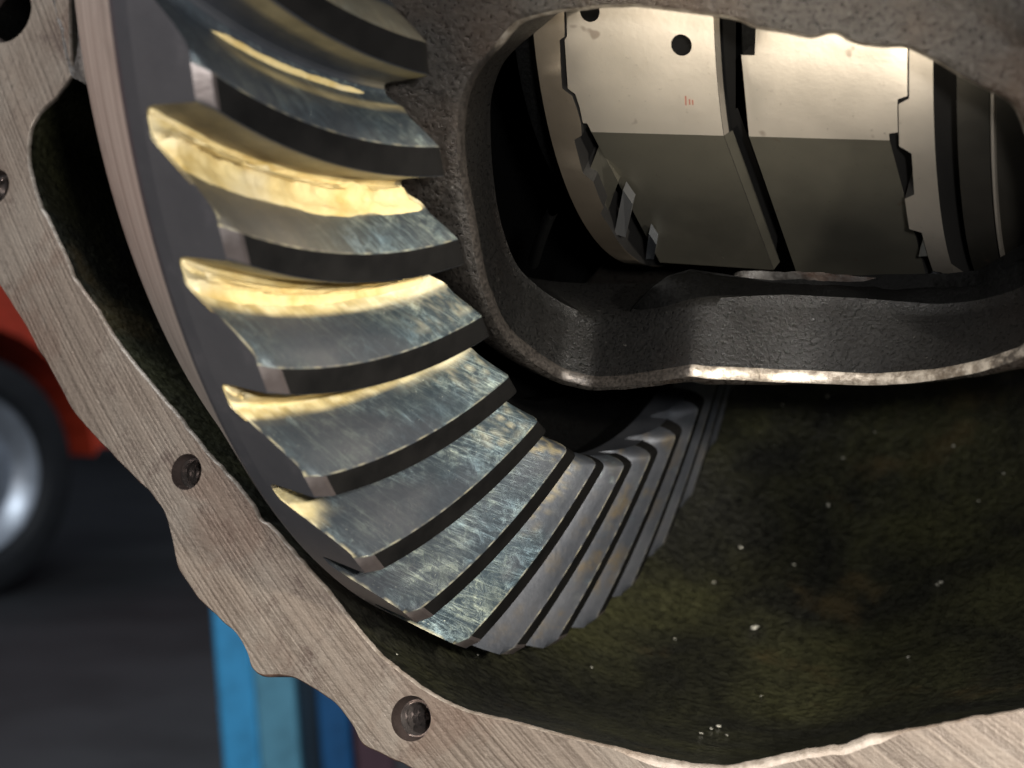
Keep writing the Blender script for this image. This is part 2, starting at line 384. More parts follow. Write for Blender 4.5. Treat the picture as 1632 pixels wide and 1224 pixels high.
for k in teeth_full:
    dense = -1 <= k <= 15
    V, Fc, UV, P = tooth_mesh(k, TS if dense else TS[::4] + [1.0], SS if dense else SS[::2])
    o = link_mesh('tooth', V, [f[::-1] for f in Fc], MT, gear, 22, UV, P); o.rotation_euler = (0, 0, PHI + DEL * k)
    o.data.materials.append(M_BACKCONE)
    m_ = len(SS if dense else SS[::2]) - 1
    npoly = len(o.data.polygons)
    for i in range(npoly - 2 * m_, npoly - m_): o.data.polygons[i].material_index = 1
    o.data.materials.append(M_LAND); o.data.materials.append(M_CHAM); nt_, ns_ = (len(TS) if dense else len(TS[::4]) + 1), m_
    ssl = SS if dense else SS[::2]
    for i in range((nt_ - 1) * ns_):
        if 10 <= ssl[i % ns_] < 13.4: o.data.polygons[i].material_index = 2 if (not dense or i // ns_ > 3) else 3
    if k == 2: o['label'] = 'tooth with thick yellow compound filling the gap above it'
V, Fc, UV, P = tooth_mesh(20, TS[::4] + [1.0], SS[::2], False)
for i, k in enumerate(range(17, 38)):
    if i == 0: o = base = link_mesh('tooth', V, [f[::-1] for f in Fc], MT, gear, 22, UV, P)
    else:
        o = base.copy(); col.objects.link(o); o.parent = gear
    o.rotation_euler = (0, 0, PHI + DEL * k)
def hd(d): return (1 - .23 * d, -d)
r0, z0 = hd(.088)
V, Fc = revolve([hd(.0879), (.972, -.100), (.716, .002), (.73, -.05), (.64, -.06), (.64, -.25), (.865, -.25)], 164)
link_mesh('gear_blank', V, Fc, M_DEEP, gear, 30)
V, Fc = revolve([hd(.088), hd(.108), (.971, -.116)], 246)
link_mesh('outer_rim', V, [f[::-1] for f in Fc], M_BACKCONE, gear, 6)
V, Fc = revolve([(.971, -.116), (.968, -.120), (.882, -.226), (.878, -.232), (.865, -.25)], 246)
link_mesh('back_chamfer', V, [f[::-1] for f in Fc], M_TURNED, gear, 50)

# thick ribbons of compound lying in the gaps
def gap_point(k, t, q):
    """q 0..1 across the gap above tooth k: down the flank of tooth k-1, floor, up the flank of tooth k"""
    if q < .45:
        s = 14.6 + (KN - 1 - 14.6) * (q / .45); an, h = surf(t, s); an -= DEL
    else:
        s = 7.2 * ((q - .45) / .55); an, h = surf(t, s)
    return place(t, an + 0.0, h), h
def ribbon(k, t0, t1, q0, q1, hf, nt=150, nq=44):
    P = np.zeros((nt, nq, 3)); Hh = np.zeros((nt, nq))
    for i in range(nt):
        t = t0 + (t1 - t0) * i / (nt - 1)
        for j in range(nq):
            q = q0 + (q1 - q0) * j / (nq - 1); P[i, j], _ = gap_point(k, t, q); Hh[i, j] = hf(t, q)
    # smooth the section a little so that the ribbon bridges the fillets
    S = P.copy()
    for _ in range(3): S[:, 1:-1] = (S[:, :-2] + S[:, 2:] + 2 * S[:, 1:-1]) / 4
    du = np.gradient(S, axis=0); dv = np.gradient(S, axis=1); N = np.cross(du, dv); N /= np.linalg.norm(N, axis=2, keepdims=True) + 1e-12
    if N[nt // 2, nq // 2, 2] < 0: N = -N
    Q = P + N * Hh[..., None]
    o = link_mesh('grease_ribbon', Q.reshape(-1, 3), grid_faces(nt, nq), M_GREASE, gear, 60); o.rotation_euler = (0, 0, PHI + DEL * k)
    return o
def g1(x, c, w): return math.exp(-((x - c) / w)**2)
def g_two(t, q):
    n = fbm(t * 8, q * 5, 3.3, 4); n2 = fbm(t * 10, q * 20, 1.3, 4)
    cu = .475 - .01 * t + .012 * n; cl = .700 - .04 * t + .015 * math.sin(t * 9) + .012 * n
    h = .004 + .026 * g1(q, cu, .040) * (1 - .62 * t) + .020 * (1 - .35 * t) * g1(q, cl, .042) * (.55 + .45 * math.sin(math.pi * min(1, t * 1.1))) - .003 * g1(q, .59, .05)
    h += .006 * g1(t, .12, .02) * g1(q, .5, .08) + .007 * g1(t, .45, .03) * g1(q, .52, .06)
    h *= 1 + .34 * n2 + .22 * n; h += .008 * g1(t, .02, .02) * g1(q, .42, .12)
    ed = float(sstep(.0, .018, t) * (1 - sstep(.955, .985, t + .015 * n2)) * sstep(.20, .32, q + .02 * n2) * (1 - sstep(.76, .86, q + .03 * n)))
    return h * ed - .0022 * (1 - ed)
ribbon(2, .0, 1.0, .18, .88, g_two, 170, 60)
def g_three(t, q):
    n = fbm(t * 8 + 9, q * 5, 7.3, 4); n2 = fbm(t * 10, q * 20, 8.3, 4)
    h = .014 * g1(q, .44, .09) * (1 - .5 * float(sstep(.45, .6, t)) * (1 - float(sstep(.72, .9, t)))) + .010 * g1(q, .62 - .03 * t, .06) * (1 - .7 * g1(t, .68, .12))
    h += .010 * g1(t, .03, .025) * g1(q, .40, .1) - .012 * g1(t, .055, .014) * g1(q, .43, .03)
    h *= 1 + .4 * n2 + .3 * n
    ed = float(sstep(.0, .015, t) * (1 - sstep(.94, .98, t)) * sstep(.22, .34, q + .02 * n2) * (1 - sstep(.66, .76, q + .04 * n)))
    return h * ed - .0022 * (1 - ed)
ribbon(3, .0, 1.0, .20, .80, g_three, 160, 52)
def g_four(t, q):
    n = fbm(t * 8 + 19, q * 5, 7.3, 4); n2 = fbm(t * 10, q * 20, 18.3, 4)
    h = .009 * g1(q, .46, .10) * (1 + .3 * n2) + .014 * g1(t, .02, .02) * g1(q, .42, .1)
    ed = float(sstep(.0, .015, t) * (1 - sstep(.90, .97, t + .05 * n)) * sstep(.25, .36, q + .02 * n2) * (1 - sstep(.60, .68, q + .03 * n)))
    return h * ed - .0022 * (1 - ed)
ribbon(4, .0, 1.0, .22, .74, g_four, 130, 40)
def g_one(t, q):
    n = fbm(t * 8 + 29, q * 5, 7.3, 4); n2 = fbm(t * 10, q * 20, 28.3, 4)
    h = .0055 * g1(q, .60, .04) * (1 + .5 * n)
    ed = float(sstep(.26, .34, t + .03 * n2) * (1 - sstep(.80, .95, t)) * sstep(.54, .58, q + .02 * n2) * (1 - sstep(.62, .70, q + .05 * n)))
    return h * ed - .0022 * (1 - ed)
ribbon(1, .1, 1.0, .48, .76, g_one, 150, 30)
def g_zero(t, q):
    n2 = fbm(t * 10, q * 20, 38.3, 4)
    h = .008 * g1(q, .5, .05) * (1 + .6 * n2)
    ed = float(sstep(.30, .34, t) * (1 - sstep(.5, .6, t)) * sstep(.42, .47, q + .03 * n2) * (1 - sstep(.55, .62, q)))
    return h * ed - .0022 * (1 - ed)


# ================================================================ DIFFERENTIAL CASE (cast body with the window)
case = empty('differential_case', GM, 'dark grainy cast iron differential case with a large oval window beside the ring gear', 'casting')
OUT = [(735, 250), (734, 225), (735, 202), (737, 175), (742, 153), (751, 129), (762, 110), (776, 94), (795, 74), (815, 48), (828, 36), (857, 28), (898, 19), (924, 18), (957, 13), (990, 13),
       (1010, 11), (1030, 14), (1049, 16), (1094, 22), (1126, 26), (1160, 31), (1181, 36), (1201, 47), (1250, 55), (1292, 64), (1305, 61), (1314, 56), (1325, 54), (1338, 57), (1345, 66), (1370, 74), (1403, 78), (1442, 77), (1465, 88),
       (1495, 103), (1524, 121), (1573, 147), (1607, 164), (1618, 178), (1632, 215), (1652, 290), (1664, 380), (1660, 480), (1645, 545), (1632, 563), (1609, 572), (1556, 589), (1491, 602), (1442, 608),
       (1393, 611), (1340, 610), (1279, 607), (1230, 605), (1191, 602), (1150, 600), (1120, 599), (1106, 594), (1090, 597), (1050, 604), (994, 612), (945, 614), (896, 602), (857, 578), (813, 543), (793, 512), (773, 458), (761, 401), (751, 340), (741, 290)]
INN = [(776, 250), (776, 225), (775, 170), (775, 140), (776, 115), None]
lo_in = [(1632, 471), (1600, 482), (1556, 494), (1491, 500), (1426, 494), (1380, 491), (1328, 488), (1260, 483), (1198, 481), (1150, 484), (1100, 488), (1043, 506), (994, 516), (945, 517), (908, 504), (871, 477), (845, 443), (818, 394), (797, 350), (786, 325), (779, 290), (776, 250), (775, 210), (775, 170), (776, 135)]
lo_in2 = [(1632, 409), (1556, 455), (1507, 460), (1430, 461), (1361, 460), (1300, 456), (1230, 452), (1160, 440), (1100, 431), (1065, 441), (1035, 462), (1010, 488), (992, 512)]
RC = .605
def resample(P, n):
    P = np.array(P, float); d = np.r_[0, np.cumsum(np.hypot(*np.diff(P, axis=0).T))]; t = np.linspace(0, d[-1], n)
    return np.c_[np.interp(t, d, P[:, 0]), np.interp(t, d, P[:, 1])]
def smooth_loop(P, it=2, closed=True):
    for _ in range(it):
        if closed: P = (np.roll(P, 1, 0) + 2 * P + np.roll(P, -1, 0)) / 4
        else:
            Q = P.copy(); Q[1:-1] = (P[:-2] + 2 * P[1:-1] + P[2:]) / 4; P = Q
    return P
NW = 420
lip_px = smooth_loop(resample(OUT + [OUT[0]], NW + 1)[:-1], 3)
def w_low(u, v): return float((1 - sstep(1050, 1320, u)) * sstep(280, 520, v))
RCI = np.array([RC + .042 * w_low(u, v) for u, v in lip_px])
for _ in range(20): RCI = (np.roll(RCI, 1) + 2 * RCI + np.roll(RCI, -1)) / 4
lip = np.array([on_r(u, v, r_) for (u, v), r_ in zip(lip_px, RCI)])              # (angle, x)
# inner edge of the cut face: traced below and left, radial above
R1 = .50
inn_px = resample(lo_in, 260)
inn_t = np.array([on_r(u, v, R1) for u, v in inn_px])
inner = lip.copy()
# match by index: part of lip loop from right-bottom to left-top
PAIR = [((1640, 550), (1650, 465)), ((1632, 563), (1632, 471)), ((1556, 589), (1556, 494)), ((1491, 602), (1491, 500)), ((1393, 611), (1400, 492)), ((1300, 608), (1305, 486)), ((1230, 605), (1230, 482)), ((1150, 600), (1150, 484)), ((1106, 594), (1100, 488)), ((1050, 604), (1043, 506)), ((994, 612), (994, 516)), ((945, 614), (945, 517)),
        ((896, 602), (908, 504)), ((857, 578), (871, 477)), ((813, 543), (845, 443)), ((773, 458), (818, 394)), ((761, 401), (800, 355)), ((751, 340), (787, 322)), ((741, 290), (780, 288)), ((735, 250), (777, 250)), ((735, 202), (775, 200)), ((742, 153), (775, 160)), ((776, 94), (800, 84))]
ii = [int(np.argmin(np.hypot(lip_px[:, 0] - a[0], lip_px[:, 1] - a[1]))) for a, _ in PAIR]
ii = [i if i >= ii[0] else i + NW for i in ii]
R1I = R1 + (RCI - RC) * 1.38
pq = np.array([on_r(u, v, R1 + .058 * w_low(u, v)) for _, (u, v) in PAIR])
for i in range(ii[0], ii[-1] + 1): inner[i % NW] = (np.interp(i, ii, pq[:, 0]), np.interp(i, ii, pq[:, 1]))
inner = smooth_loop(inner, 14)
cen = np.array([lip[:, 0].mean(), lip[:, 1].mean()])
def case_target(an, x, d):
    th = math.degrees(math.pi - an)      # 0 faces the viewer, -90 straight down
    while th > 180: th -= 360
    while th < -180: th += 360
    up = float(sstep(-45, -15, th)); dn = float(sstep(-52, -72, th)) if False else float(1 - sstep(-78, -56, th))
    r = .605 + .045 * up - .095 * dn
    r -= .10 * float(sstep(.72, 1.0, x)) 
    if th < -100: r = r
    return r
rows = [];  kinds = []
offs = [(-1, None)]
V = []; 
# rows from inside out: inner back, inner lip, cut face, lip roll, outer surface
CUTN = 12
def add_row(pts): rows.append(pts)
in2 = inner + (inner - cen) / np.linalg.norm((inner - cen) * [1, 1], axis=1, keepdims=True) * 0.25
def cyl(an, x, r): return (r * math.cos(an), r * math.sin(an), x)
add_row([cyl(in2[i, 0], in2[i, 1], .47) for i in range(NW)])
add_row([cyl(inner[i, 0], inner[i, 1], R1I[i] - .012) for i in range(NW)])
for c in range(CUTN + 1):
    f = c / CUTN; row = []
    for i in range(NW):
        an = inner[i, 0] * (1 - f) + lip[i, 0] * f; x = inner[i, 1] * (1 - f) + lip[i, 1] * f
        r = R1I[i] + (RCI[i] - .004 - R1I[i]) * f
        n = fbm(an * 14, x * 14, 2 + f * 1.5, 4) * .004 * math.sin(math.pi * f) + .006 * math.sin(math.pi * f)
        row.append(cyl(an, x, r - n))
    add_row(row)
LIPROW = len(rows) - 1
ds = [.004, .010, .018, .03, .045, .065, .09, .12, .16, .21, .28, .37, .5, .68, .9, 1.0]
XMIN, XMAX = -.10, .98; AMIN, AMAX = math.pi - math.radians(150), math.pi + math.radians(165)
for j, d in enumerate(ds):
    row = []
    for i in range(NW):
        dv = lip[i] - cen; px = dv * np.array([.6, 1]); L = np.linalg.norm(px)
        # distance to the boundary box along the ray
        k1 = ((AMAX if dv[0] > 0 else AMIN) - cen[0]) / (dv[0] if abs(dv[0]) > 1e-6 else 1e-6)
        k2 = ((XMAX if dv[1] > 0 else XMIN) - cen[1]) / (dv[1] if abs(dv[1]) > 1e-6 else 1e-6)
        k = min(k1, k2); k = max(k, 1.02)
        dd = d if j < 9 else d
        s = min(1 + dd / L, k) if d < .9 else k
        if d >= .5: s = max(s, 1 + (k - 1) * (d - .35) / .65)
        s = min(s, k)
        an, x = cen + dv * s
        real = (s - 1) * L
        tgt = case_target(an, x, real)
        th = math.degrees(math.pi - an)
        dn = float(1 - sstep(-66, -50, th))
        f = float(sstep(0, .16 - .11 * dn * (1 - min(1, (RCI[i] - RC) / .03)), real)); r = RCI[i] * (1 - f) + tgt * f + .006 * float(sstep(0, .01, real)) * (1 - f)
        r += fbm(an * 6, x * 6, 4.4, 3) * .006 * float(sstep(.0, .05, real)) + fbm(an * 60, x * 36, 1.4, 3) * .0010 * float(sstep(-.01, .02, real))
        if th > -45: r -= .016 * math.exp(-((real - .055) / .022)**2) * float(sstep(.3, .5, x))
        row.append(cyl(an, x, r))
    add_row(row)
V = [p for r in rows for p in r]; Fc = grid_faces(len(rows), NW, True, flip=False)
me_faces_cut = [f for i, f in enumerate(Fc) if i // NW < LIPROW - 1]
me_faces_lip = [f for i, f in enumerate(Fc) if LIPROW - 1 <= i // NW < LIPROW + 1]
me_faces_out = [f for i, f in enumerate(Fc) if i // NW >= LIPROW + 1]
def sub_mesh(name, faces, mat, parent, sm=60):
    used = sorted({v for f in faces for v in f}); mp = {v: i for i, v in enumerate(used)}
    return link_mesh(name, [V[v] for v in used], [tuple(mp[v] for v in f) for f in faces], mat, parent, sm)
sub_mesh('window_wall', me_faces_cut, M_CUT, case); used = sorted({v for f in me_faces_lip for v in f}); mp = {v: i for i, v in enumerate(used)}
def bare_at(v):
    u, w_ = lip_px[v % NW]
    if w_ > 300: return float(sstep(1075, 1120, u)) * (1 - .5 * float(sstep(1520, 1600, u)))
    return float(1 - sstep(45, 125, w_)) * .9 if u < 900 else .85
link_mesh('window_lip', [V[v] for v in used], [tuple(mp[v] for v in f) for f in me_faces_lip], M_LIPA, case, 60, paint=[(bare_at(v),) * 3 + (1,) for v in used])
sub_mesh('case_shell', me_faces_out, M_CASE, case)
# ledge inside the lower edge of the window
lp_r = .455 + .037 * sstep(1150, 1045, resample(lo_in2, 90)[:, 0]) if False else .455 + .085 * (1 - sstep(1000, 1150, resample(lo_in2, 90)[:, 0]))
Lp = np.array([on_r(u, v, r_) for (u, v), r_ in zip(resample(lo_in2, 90), lp_r)]); Lq = np.array([on_r(u, v, R1 - .006 + .058 * w_low(u, v)) for u, v in resample([p for p in lo_in if 990 <= p[0]], 90)])
V2 = []
for c in range(7):
    f = c / 6
    for i in range(90):
        q = Lq[i] * (1 - f) + Lp[i] * f; r = (R1 - .006 + .058 * (1 - float(sstep(1050, 1320, 1632 - 640 * i / 89)))) * (1 - f) + lp_r[i] * f
        V2.append(cyl(q[0], q[1], r - .012 * math.sin(math.pi * f) + .004 * fbm(q[0] * 25, q[1] * 25, 3)))
for i in range(90): V2.append(cyl(Lp[i, 0], Lp[i, 1], lp_r[i] - .002 - .018 * (1 - float(sstep(28, 62, i)))))
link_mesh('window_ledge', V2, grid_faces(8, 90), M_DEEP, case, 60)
# rusty machined strip above the ledge
V3 = []
for c in range(3):
    for i in range(60):
        f = i / 59; u = 1170 + (1440 - 1170) * f; v = np.interp(u, [1100, 1230, 1361, 1507], [426, 452, 460, 460])
        q = on_r(u, v - c * (9 * math.sin(math.pi * f)**.5), .452 - .004 * c); V3.append(cyl(q[0], q[1], .4525 - .006 * c + .002 * fbm(u * .05, c, 1)))
link_mesh('worn_rim', V3, grid_faces(3, 60), m_cast('worn_iron', (.03, .026, .024), (.10, .095, .09), (.12, .06, .035), .5, .2, 60, .004), case, 60)
# left end disc of the case behind the gear bore
V4, F4 = revolve([(.60, -.10), (.655, -.10), (.655, -.27), (.30, -.27), (.30, -.55), (.0, -.55)], 96)
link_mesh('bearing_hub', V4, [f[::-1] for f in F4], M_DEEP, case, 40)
V4, F4 = revolve([(.52, .97), (.46, 1.03), (.30, 1.06), (.26, 1.35), (.0, 1.35)], 96)
link_mesh('end_hub', V4, F4, M_CUT, case, 40)
# rib seen inside, in the dark lower left of the window
V5 = []
rb = resample([(878, 345), (868, 365), (856, 400), (848, 430)], 16)
for i, (u, v) in enumerate(rb):
    for k in range(9):
        a_ = math.pi * k / 8; q = on_r(u + 9 * math.cos(a_), v + 3 * math.cos(a_), .47); V5.append(cyl(q[0], q[1], .455 + .014 * math.sin(a_)))
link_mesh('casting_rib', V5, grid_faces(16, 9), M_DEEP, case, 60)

# ================================================================ LOCKER inside the case
lock = empty('locking_differential', GM, 'pale ground steel locking differential seen through the window of the casting', 'differential')
RL = .43
def L_(u, v, r=RL):
    return on_r(u, v, r)
def patch(name, pts, mat, r_out=RL, thick=.05, holes=(), flat=None, bevel=.0022, conv=True, label=None):
    """pts: outline as (angle, x); extruded inward from the cylinder; flat=(an0, an1) puts the face on the chord between these angles"""
    n = len(pts)
    vs = [Vector((p[0] * RL, p[1])) for p in pts]; edges = [(i, (i + 1) % n) for i in range(n)]
    for hc in holes:
        b = len(vs); m = 28
        for k in range(m): vs.append(Vector((hc[0] * RL + hc[2] * math.cos(2 * math.pi * k / m), hc[1] + hc[2] * math.sin(2 * math.pi * k / m))))
        edges += [(b + k, b + (k + 1) % m) for k in range(m)]
    # interior columns keep the curvature
    a0 = min(v.x for v in vs); a1 = max(v.x for v in vs); b0 = min(v.y for v in vs); b1 = max(v.y for v in vs)
    if not flat:
        k = a0 + .012
        while k < a1:
            y = b0 + .01
            while y < b1: vs.append(Vector((k, y))); y += .03
            k += .012
    nv, ne, nf, *_ = delaunay_2d_cdt(vs, edges, [], 2, 1e-6)
    keep = []
    def inside(p, poly):
        c = False; j = len(poly) - 1
        for i in range(len(poly)):
            a, b = poly[i], poly[j]
            if (a[1] > p.y) != (b[1] > p.y) and p.x < (b[0] - a[0]) * (p.y - a[1]) / (b[1] - a[1]) + a[0]: c = not c
            j = i
        return c
    poly = [(p[0] * RL, p[1]) for p in pts]
    for f in nf:
        cc = sum((nv[i] for i in f), Vector((0, 0))) / len(f)
        if inside(cc, poly) and all((cc - Vector((h[0] * RL, h[1]))).length > h[2] * .97 for h in holes): keep.append(list(f))
    def P(v, dr):
        an = v.x / RL
        if flat:
            mid = (flat[0] + flat[1]) / 2; r = r_out * math.cos((flat[1] - flat[0]) / 2) / math.cos(an - mid)
        else: r = r_out
        return cyl(an, v.y, r - dr)
    bm = bmesh.new(); bv = [bm.verts.new(P(v, 0)) for v in nv]
    for f in keep:
        try: bm.faces.new([bv[i] for i in f])
        except ValueError: pass
    bmesh.ops.delete(bm, geom=[v for v in bm.verts if not v.link_faces], context='VERTS')
    be = [e for e in bm.edges if e.is_boundary]
    ret = bmesh.ops.extrude_edge_only(bm, edges=be); nvv = [g for g in ret['geom'] if isinstance(g, bmesh.types.BMVert)]
    for v in nvv:
        s = 1 - thick / math.hypot(v.co.x, v.co.y); v.co.x *= s; v.co.y *= s
    bmesh.ops.recalc_face_normals(bm, faces=bm.faces)
    up = sum(1 if (f.normal.x * f.calc_center_median().x + f.normal.y * f.calc_center_median().y) > 0 else -1 for f in bm.faces if abs(f.normal.z) < .3)
    if up < 0: bmesh.ops.reverse_faces(bm, faces=bm.faces)
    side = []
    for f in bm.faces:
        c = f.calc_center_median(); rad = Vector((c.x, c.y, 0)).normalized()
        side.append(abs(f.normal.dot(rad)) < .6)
    me = bpy.data.meshes.new(name); bm.to_mesh(me); bm.free(); me.materials.append(mat); me.materials.append(M_SIDE_SHADE)
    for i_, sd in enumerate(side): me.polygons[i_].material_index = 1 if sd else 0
    me.polygons.foreach_set('use_smooth', [True] * len(me.polygons)); me.set_sharp_from_angle(angle=math.radians(30))
    o = bpy.data.objects.new(name, me); col.objects.link(o); o.parent = lock
    if label: o['label'] = label
    return o
def px(seq, r=RL): return [L_(u, v, r) for u, v in seq]
AT = math.pi - math.radians(8)         # hidden upper end, behind the casting's top edge
def th(d): return math.pi - math.radians(d)
AC = L_(1142, 216)[0]                  # crease where the flat begins
print('crease deg', math.degrees(math.pi - AC))
AB = th(-83)
xa, xs0, xs1, xb = .121, .2885, .3195, .489
# curved upper blocks
jl = px([(902, 18), (904, 57), (900, 64), (905, 141), (917, 150), (924, 172), (929, 196), (936, 197)])
hol = [(*L_(1086, 72), .0072 * 1.75), (*L_(940, 18), .0125)]
patch('block', [(AT - .3 + .3, jl[0][1])] + jl + [(AC, L_(943, 212)[1]), (AC, xs0), (AT, xs0)], M_LK, holes=hol)
jr = px([(1417, 213), (1431, 211), (1430, 166), (1431, 158), (1446, 153), (1446, 78)])
n1_ = L_(1187, 88); n2_ = L_(1203, 88)
patch('block', [(AT, n2_[1]), (n2_[0], n2_[1]), (n2_[0], xs1), (AC, xs1), (AC, jr[0][1])] + jr + [(AT, jr[-1][1])], M_LK)
# flat lower faces
patch('block_flat', [(AC, L_(943, 212)[1]), (AC, xs0), (AB, xs0), (AB, .126)], M_LKD, r_out=RL, flat=(AC, AB), thick=.06)
patch('block_flat', [(AC, xs1), (AC, L_(1418, 226)[1]), (AB, .492), (AB, xs1)], M_LKD, r_out=RL, flat=(AC, AB), thick=.06)
# chamfer strip along the slot
V6 = []
for i in range(40):
    an = AT + (AC - AT) * i / 39
    V6 += [cyl(an, xs0 + .0004, RL - .0005), cyl(an, xs0 + .0042, RL - .008)]
link_mesh('slot_chamfer', V6, grid_faces(40, 2), M_LK, lock, 60)
V6 = []
for i in range(30):
    an = AC + (AB - AC) * i / 29; mid = (AC + AB) / 2; r = RL * math.cos((AB - AC) / 2) / math.cos(an - mid)
    V6 += [cyl(an, xs0 + .0004, r - .0005), cyl(an, xs0 + .0075, r - .012)]
link_mesh('slot_chamfer', V6, grid_faces(30, 2), M_LKD, lock, 60)
# castellated end rings
jl2 = px([(899, 20), (900, 58), (892, 64), (896, 141), (912, 153), (921, 178), (926, 197), (927, 216), (915, 223), (929, 276), (946, 290), (953, 310), (962, 331), (957, 340), (970, 359), (985, 385), (1000, 402)])
patch('jaw_ring', [(AT, .052)] + [(AT, jl2[0][1])] + jl2 + [(AB + .25, jl2[-1][1]), (AB + .25, .052)], m_locker('dimmed_brown_steel', (.20, .165, .125), (.28, .235, .18), .42), thick=.05)  # left ring's steel darkened in the colour for the dim light there
jr2 = px([(1449, 80), (1449, 157), (1432, 166), (1433, 233), (1453, 245), (1457, 310), (1442, 317), (1449, 365), (1469, 371), (1479, 409), (1487, 432), (1500, 434)])
patch('jaw_ring', [(AT, .557)] + [(AT, jr2[0][1])] + jr2 + [(AB + .2, jr2[-1][1]), (AB + .2, .557)], M_LK, thick=.05)
# end coupler beyond the right ring: dark, with a bright turned edge
V7, F7 = revolve([(.38, .5575), (.4285, .5578), (.4285, .592)], 160); link_mesh('coupler', V7, F7, M_CPL, lock, 35)
V7, F7 = revolve([(.424, .592), (.4285, .5935), (.4285, .5965), (.424, .598)], 160); link_mesh('snap_ring', V7, F7, M_LK, lock, 60)
V7, F7 = revolve([(.424, .598), (.424, .70), (.40, .74), (.2, .74)], 160); link_mesh('coupler', V7, F7, M_CPL, lock, 35)
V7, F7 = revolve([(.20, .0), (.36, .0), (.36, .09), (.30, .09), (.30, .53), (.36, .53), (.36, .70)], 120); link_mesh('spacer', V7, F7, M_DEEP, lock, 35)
for u, v, h_ in [(1093, 160, 15), (1099, 162, 9), (1104, 163, 8)]:
    P = [L_(u - 1.3, v - h_ / 2, RL), L_(u + 1.0, v - h_ / 2, RL), L_(u + 1.6, v + h_ / 2, RL), L_(u - .6, v + h_ / 2, RL)]
    link_mesh('ink_mark', [cyl(a, x, RL + .0006) for a, x in P], [(0, 1, 2, 3)], bpy.data.materials.get('red_ink') or m_plain('red_ink', (.17, .06, .04), .6), lock)
# side gear bits and one see-through gap showing past the flat at the left
def bar(pxs, r, thick, mat, name='spring_pin'):
    P = [on_r(u, v, r) for u, v in pxs]; Vv = [cyl(a, x, r) for a, x in P] + [cyl(a, x, r - thick) for a, x in P]
    n = len(P); Ff = [tuple(range(n)), tuple(range(2 * n - 1, n - 1, -1))] + [(i, (i + 1) % n + 0, (i + 1) % n + n, i + n)[::-1] for i in range(n)]
    return link_mesh(name, Vv, Ff, mat, lock, 20)
bar([(955, 232), (985, 290), (968, 338), (936, 280)], .415, .01, M_LKD, 'inner_facet')
bar([(993, 303), (1008, 325), (997, 378), (979, 373)], .425, .015, m_plain('grey_steel', (.30, .30, .30), .3, .8), 'inner_facet')
bar([(1034, 372), (1046, 390), (1042, 413), (1029, 413)], .425, .015, M_SHINY, 'inner_facet')  # bright facet stands in for the background seen through a gap
bar([(1471, 385), (1478, 408), (1464, 409)], .428, .01, m_plain('grey_steel_end', (.40, .40, .37), .3, .8), 'inner_facet')
bar([(1493, 438), (1503, 447), (1481, 447)], .430, .01, M_SHINY, 'inner_facet')

# ================================================================ HOUSING: flange + bowl
house = empty('axle_housing', FM, 'brown machined axle housing flange with threaded holes round the oily opening', 'axle housing')
INO = [(115, 118), (107, 132), (92, 153), (61, 181), (49, 202), (45, 233), (46, 263), (54, 294), (64, 325), (80, 355), (89, 375), (103, 403), (120, 445), (151, 486), (178, 530), (213, 578), (254, 626), (292, 671), (329, 719), (371, 764), (405, 805), (412, 824), (418, 830), (426, 831),
       (437, 842), (477, 889), (520, 937), (560, 989), (608, 1045), (664, 1089), (708, 1116), (747, 1132), (800, 1144), (900, 1171), (976, 1189), (1027, 1202), (1104, 1217), (1155, 1220), (1216, 1209), (1282, 1194), (1344, 1186), (1382, 1170), (1451, 1161), (1563, 1140), (1640, 1128), (1740, 1105), (1840, 1070), (1950, 1020)]
OUTO = [(-260, 100), (-200, 300), (-60, 380), (0, 458), (34, 510), (62, 561), (93, 613), (113, 654), (158, 705), (192, 740), (240, 788), (262, 818), (273, 862), (281, 905), (313, 953), (345, 985), (377, 1013), (393, 1041), (397, 1065), (415, 1081), (441, 1077), (469, 1081), (508, 1104), (540, 1128), (564, 1164), (576, 1190), (600, 1200), (644, 1220), (720, 1262), (900, 1330), (1300, 1380), (1800, 1330), (2150, 1180)]
def px_to_plane(seq, n, jit, seed):
    P = resample(seq, n); P = smooth_loop(P, 1, False)
    Q = np.array([on_flange(u, v) for u, v in P])
    for i in range(n):
        Q[i] += jit * np.array([fbm(Q[i][0] * 60, Q[i][1] * 60, seed, 4), fbm(Q[i][0] * 60, Q[i][1] * 60, seed + 9, 4)])
    return Q
inn = px_to_plane(INO, 620, .0013, 1.0); outl = px_to_plane(OUTO, 420, .0016, 5.0)
print('flange ends', inn[0], inn[-1], outl[0], outl[-1])
# the rest of the round opening, out of frame
cc_, rr_ = np.array([.271, .132]), 1.178
a_s = math.atan2(*(inn[-1] - cc_)[::-1]); a_e = math.atan2(*(inn[0] - cc_)[::-1])
if a_e < a_s: a_e += 2 * math.pi
rs, re_ = np.linalg.norm(inn[-1] - cc_), np.linalg.norm(inn[0] - cc_)
arc = np.array([cc_ + (rs + (re_ - rs) * f) * np.array([math.cos(a_s + (a_e - a_s) * f), math.sin(a_s + (a_e - a_s) * f)]) for f in np.linspace(0, 1, 90)[1:-1]])
loop_in = np.vstack([inn, arc])
bs = math.atan2(*(outl[-1] - cc_)[::-1]); be_ = math.atan2(*(outl[0] - cc_)[::-1])
if be_ < bs: be_ += 2 * math.pi
ro0, ro1 = np.linalg.norm(outl[-1] - cc_), np.linalg.norm(outl[0] - cc_)
arc2 = np.array([cc_ + (ro0 + (ro1 - ro0) * f) * np.array([math.cos(bs + (be_ - bs) * f), math.sin(bs + (be_ - bs) * f)]) for f in np.linspace(0, 1, 60)[1:-1]])
loop_out = np.vstack([outl, arc2])
print('radii', rs, re_, ro0, ro1, np.degrees([a_s, a_e, bs, be_]))
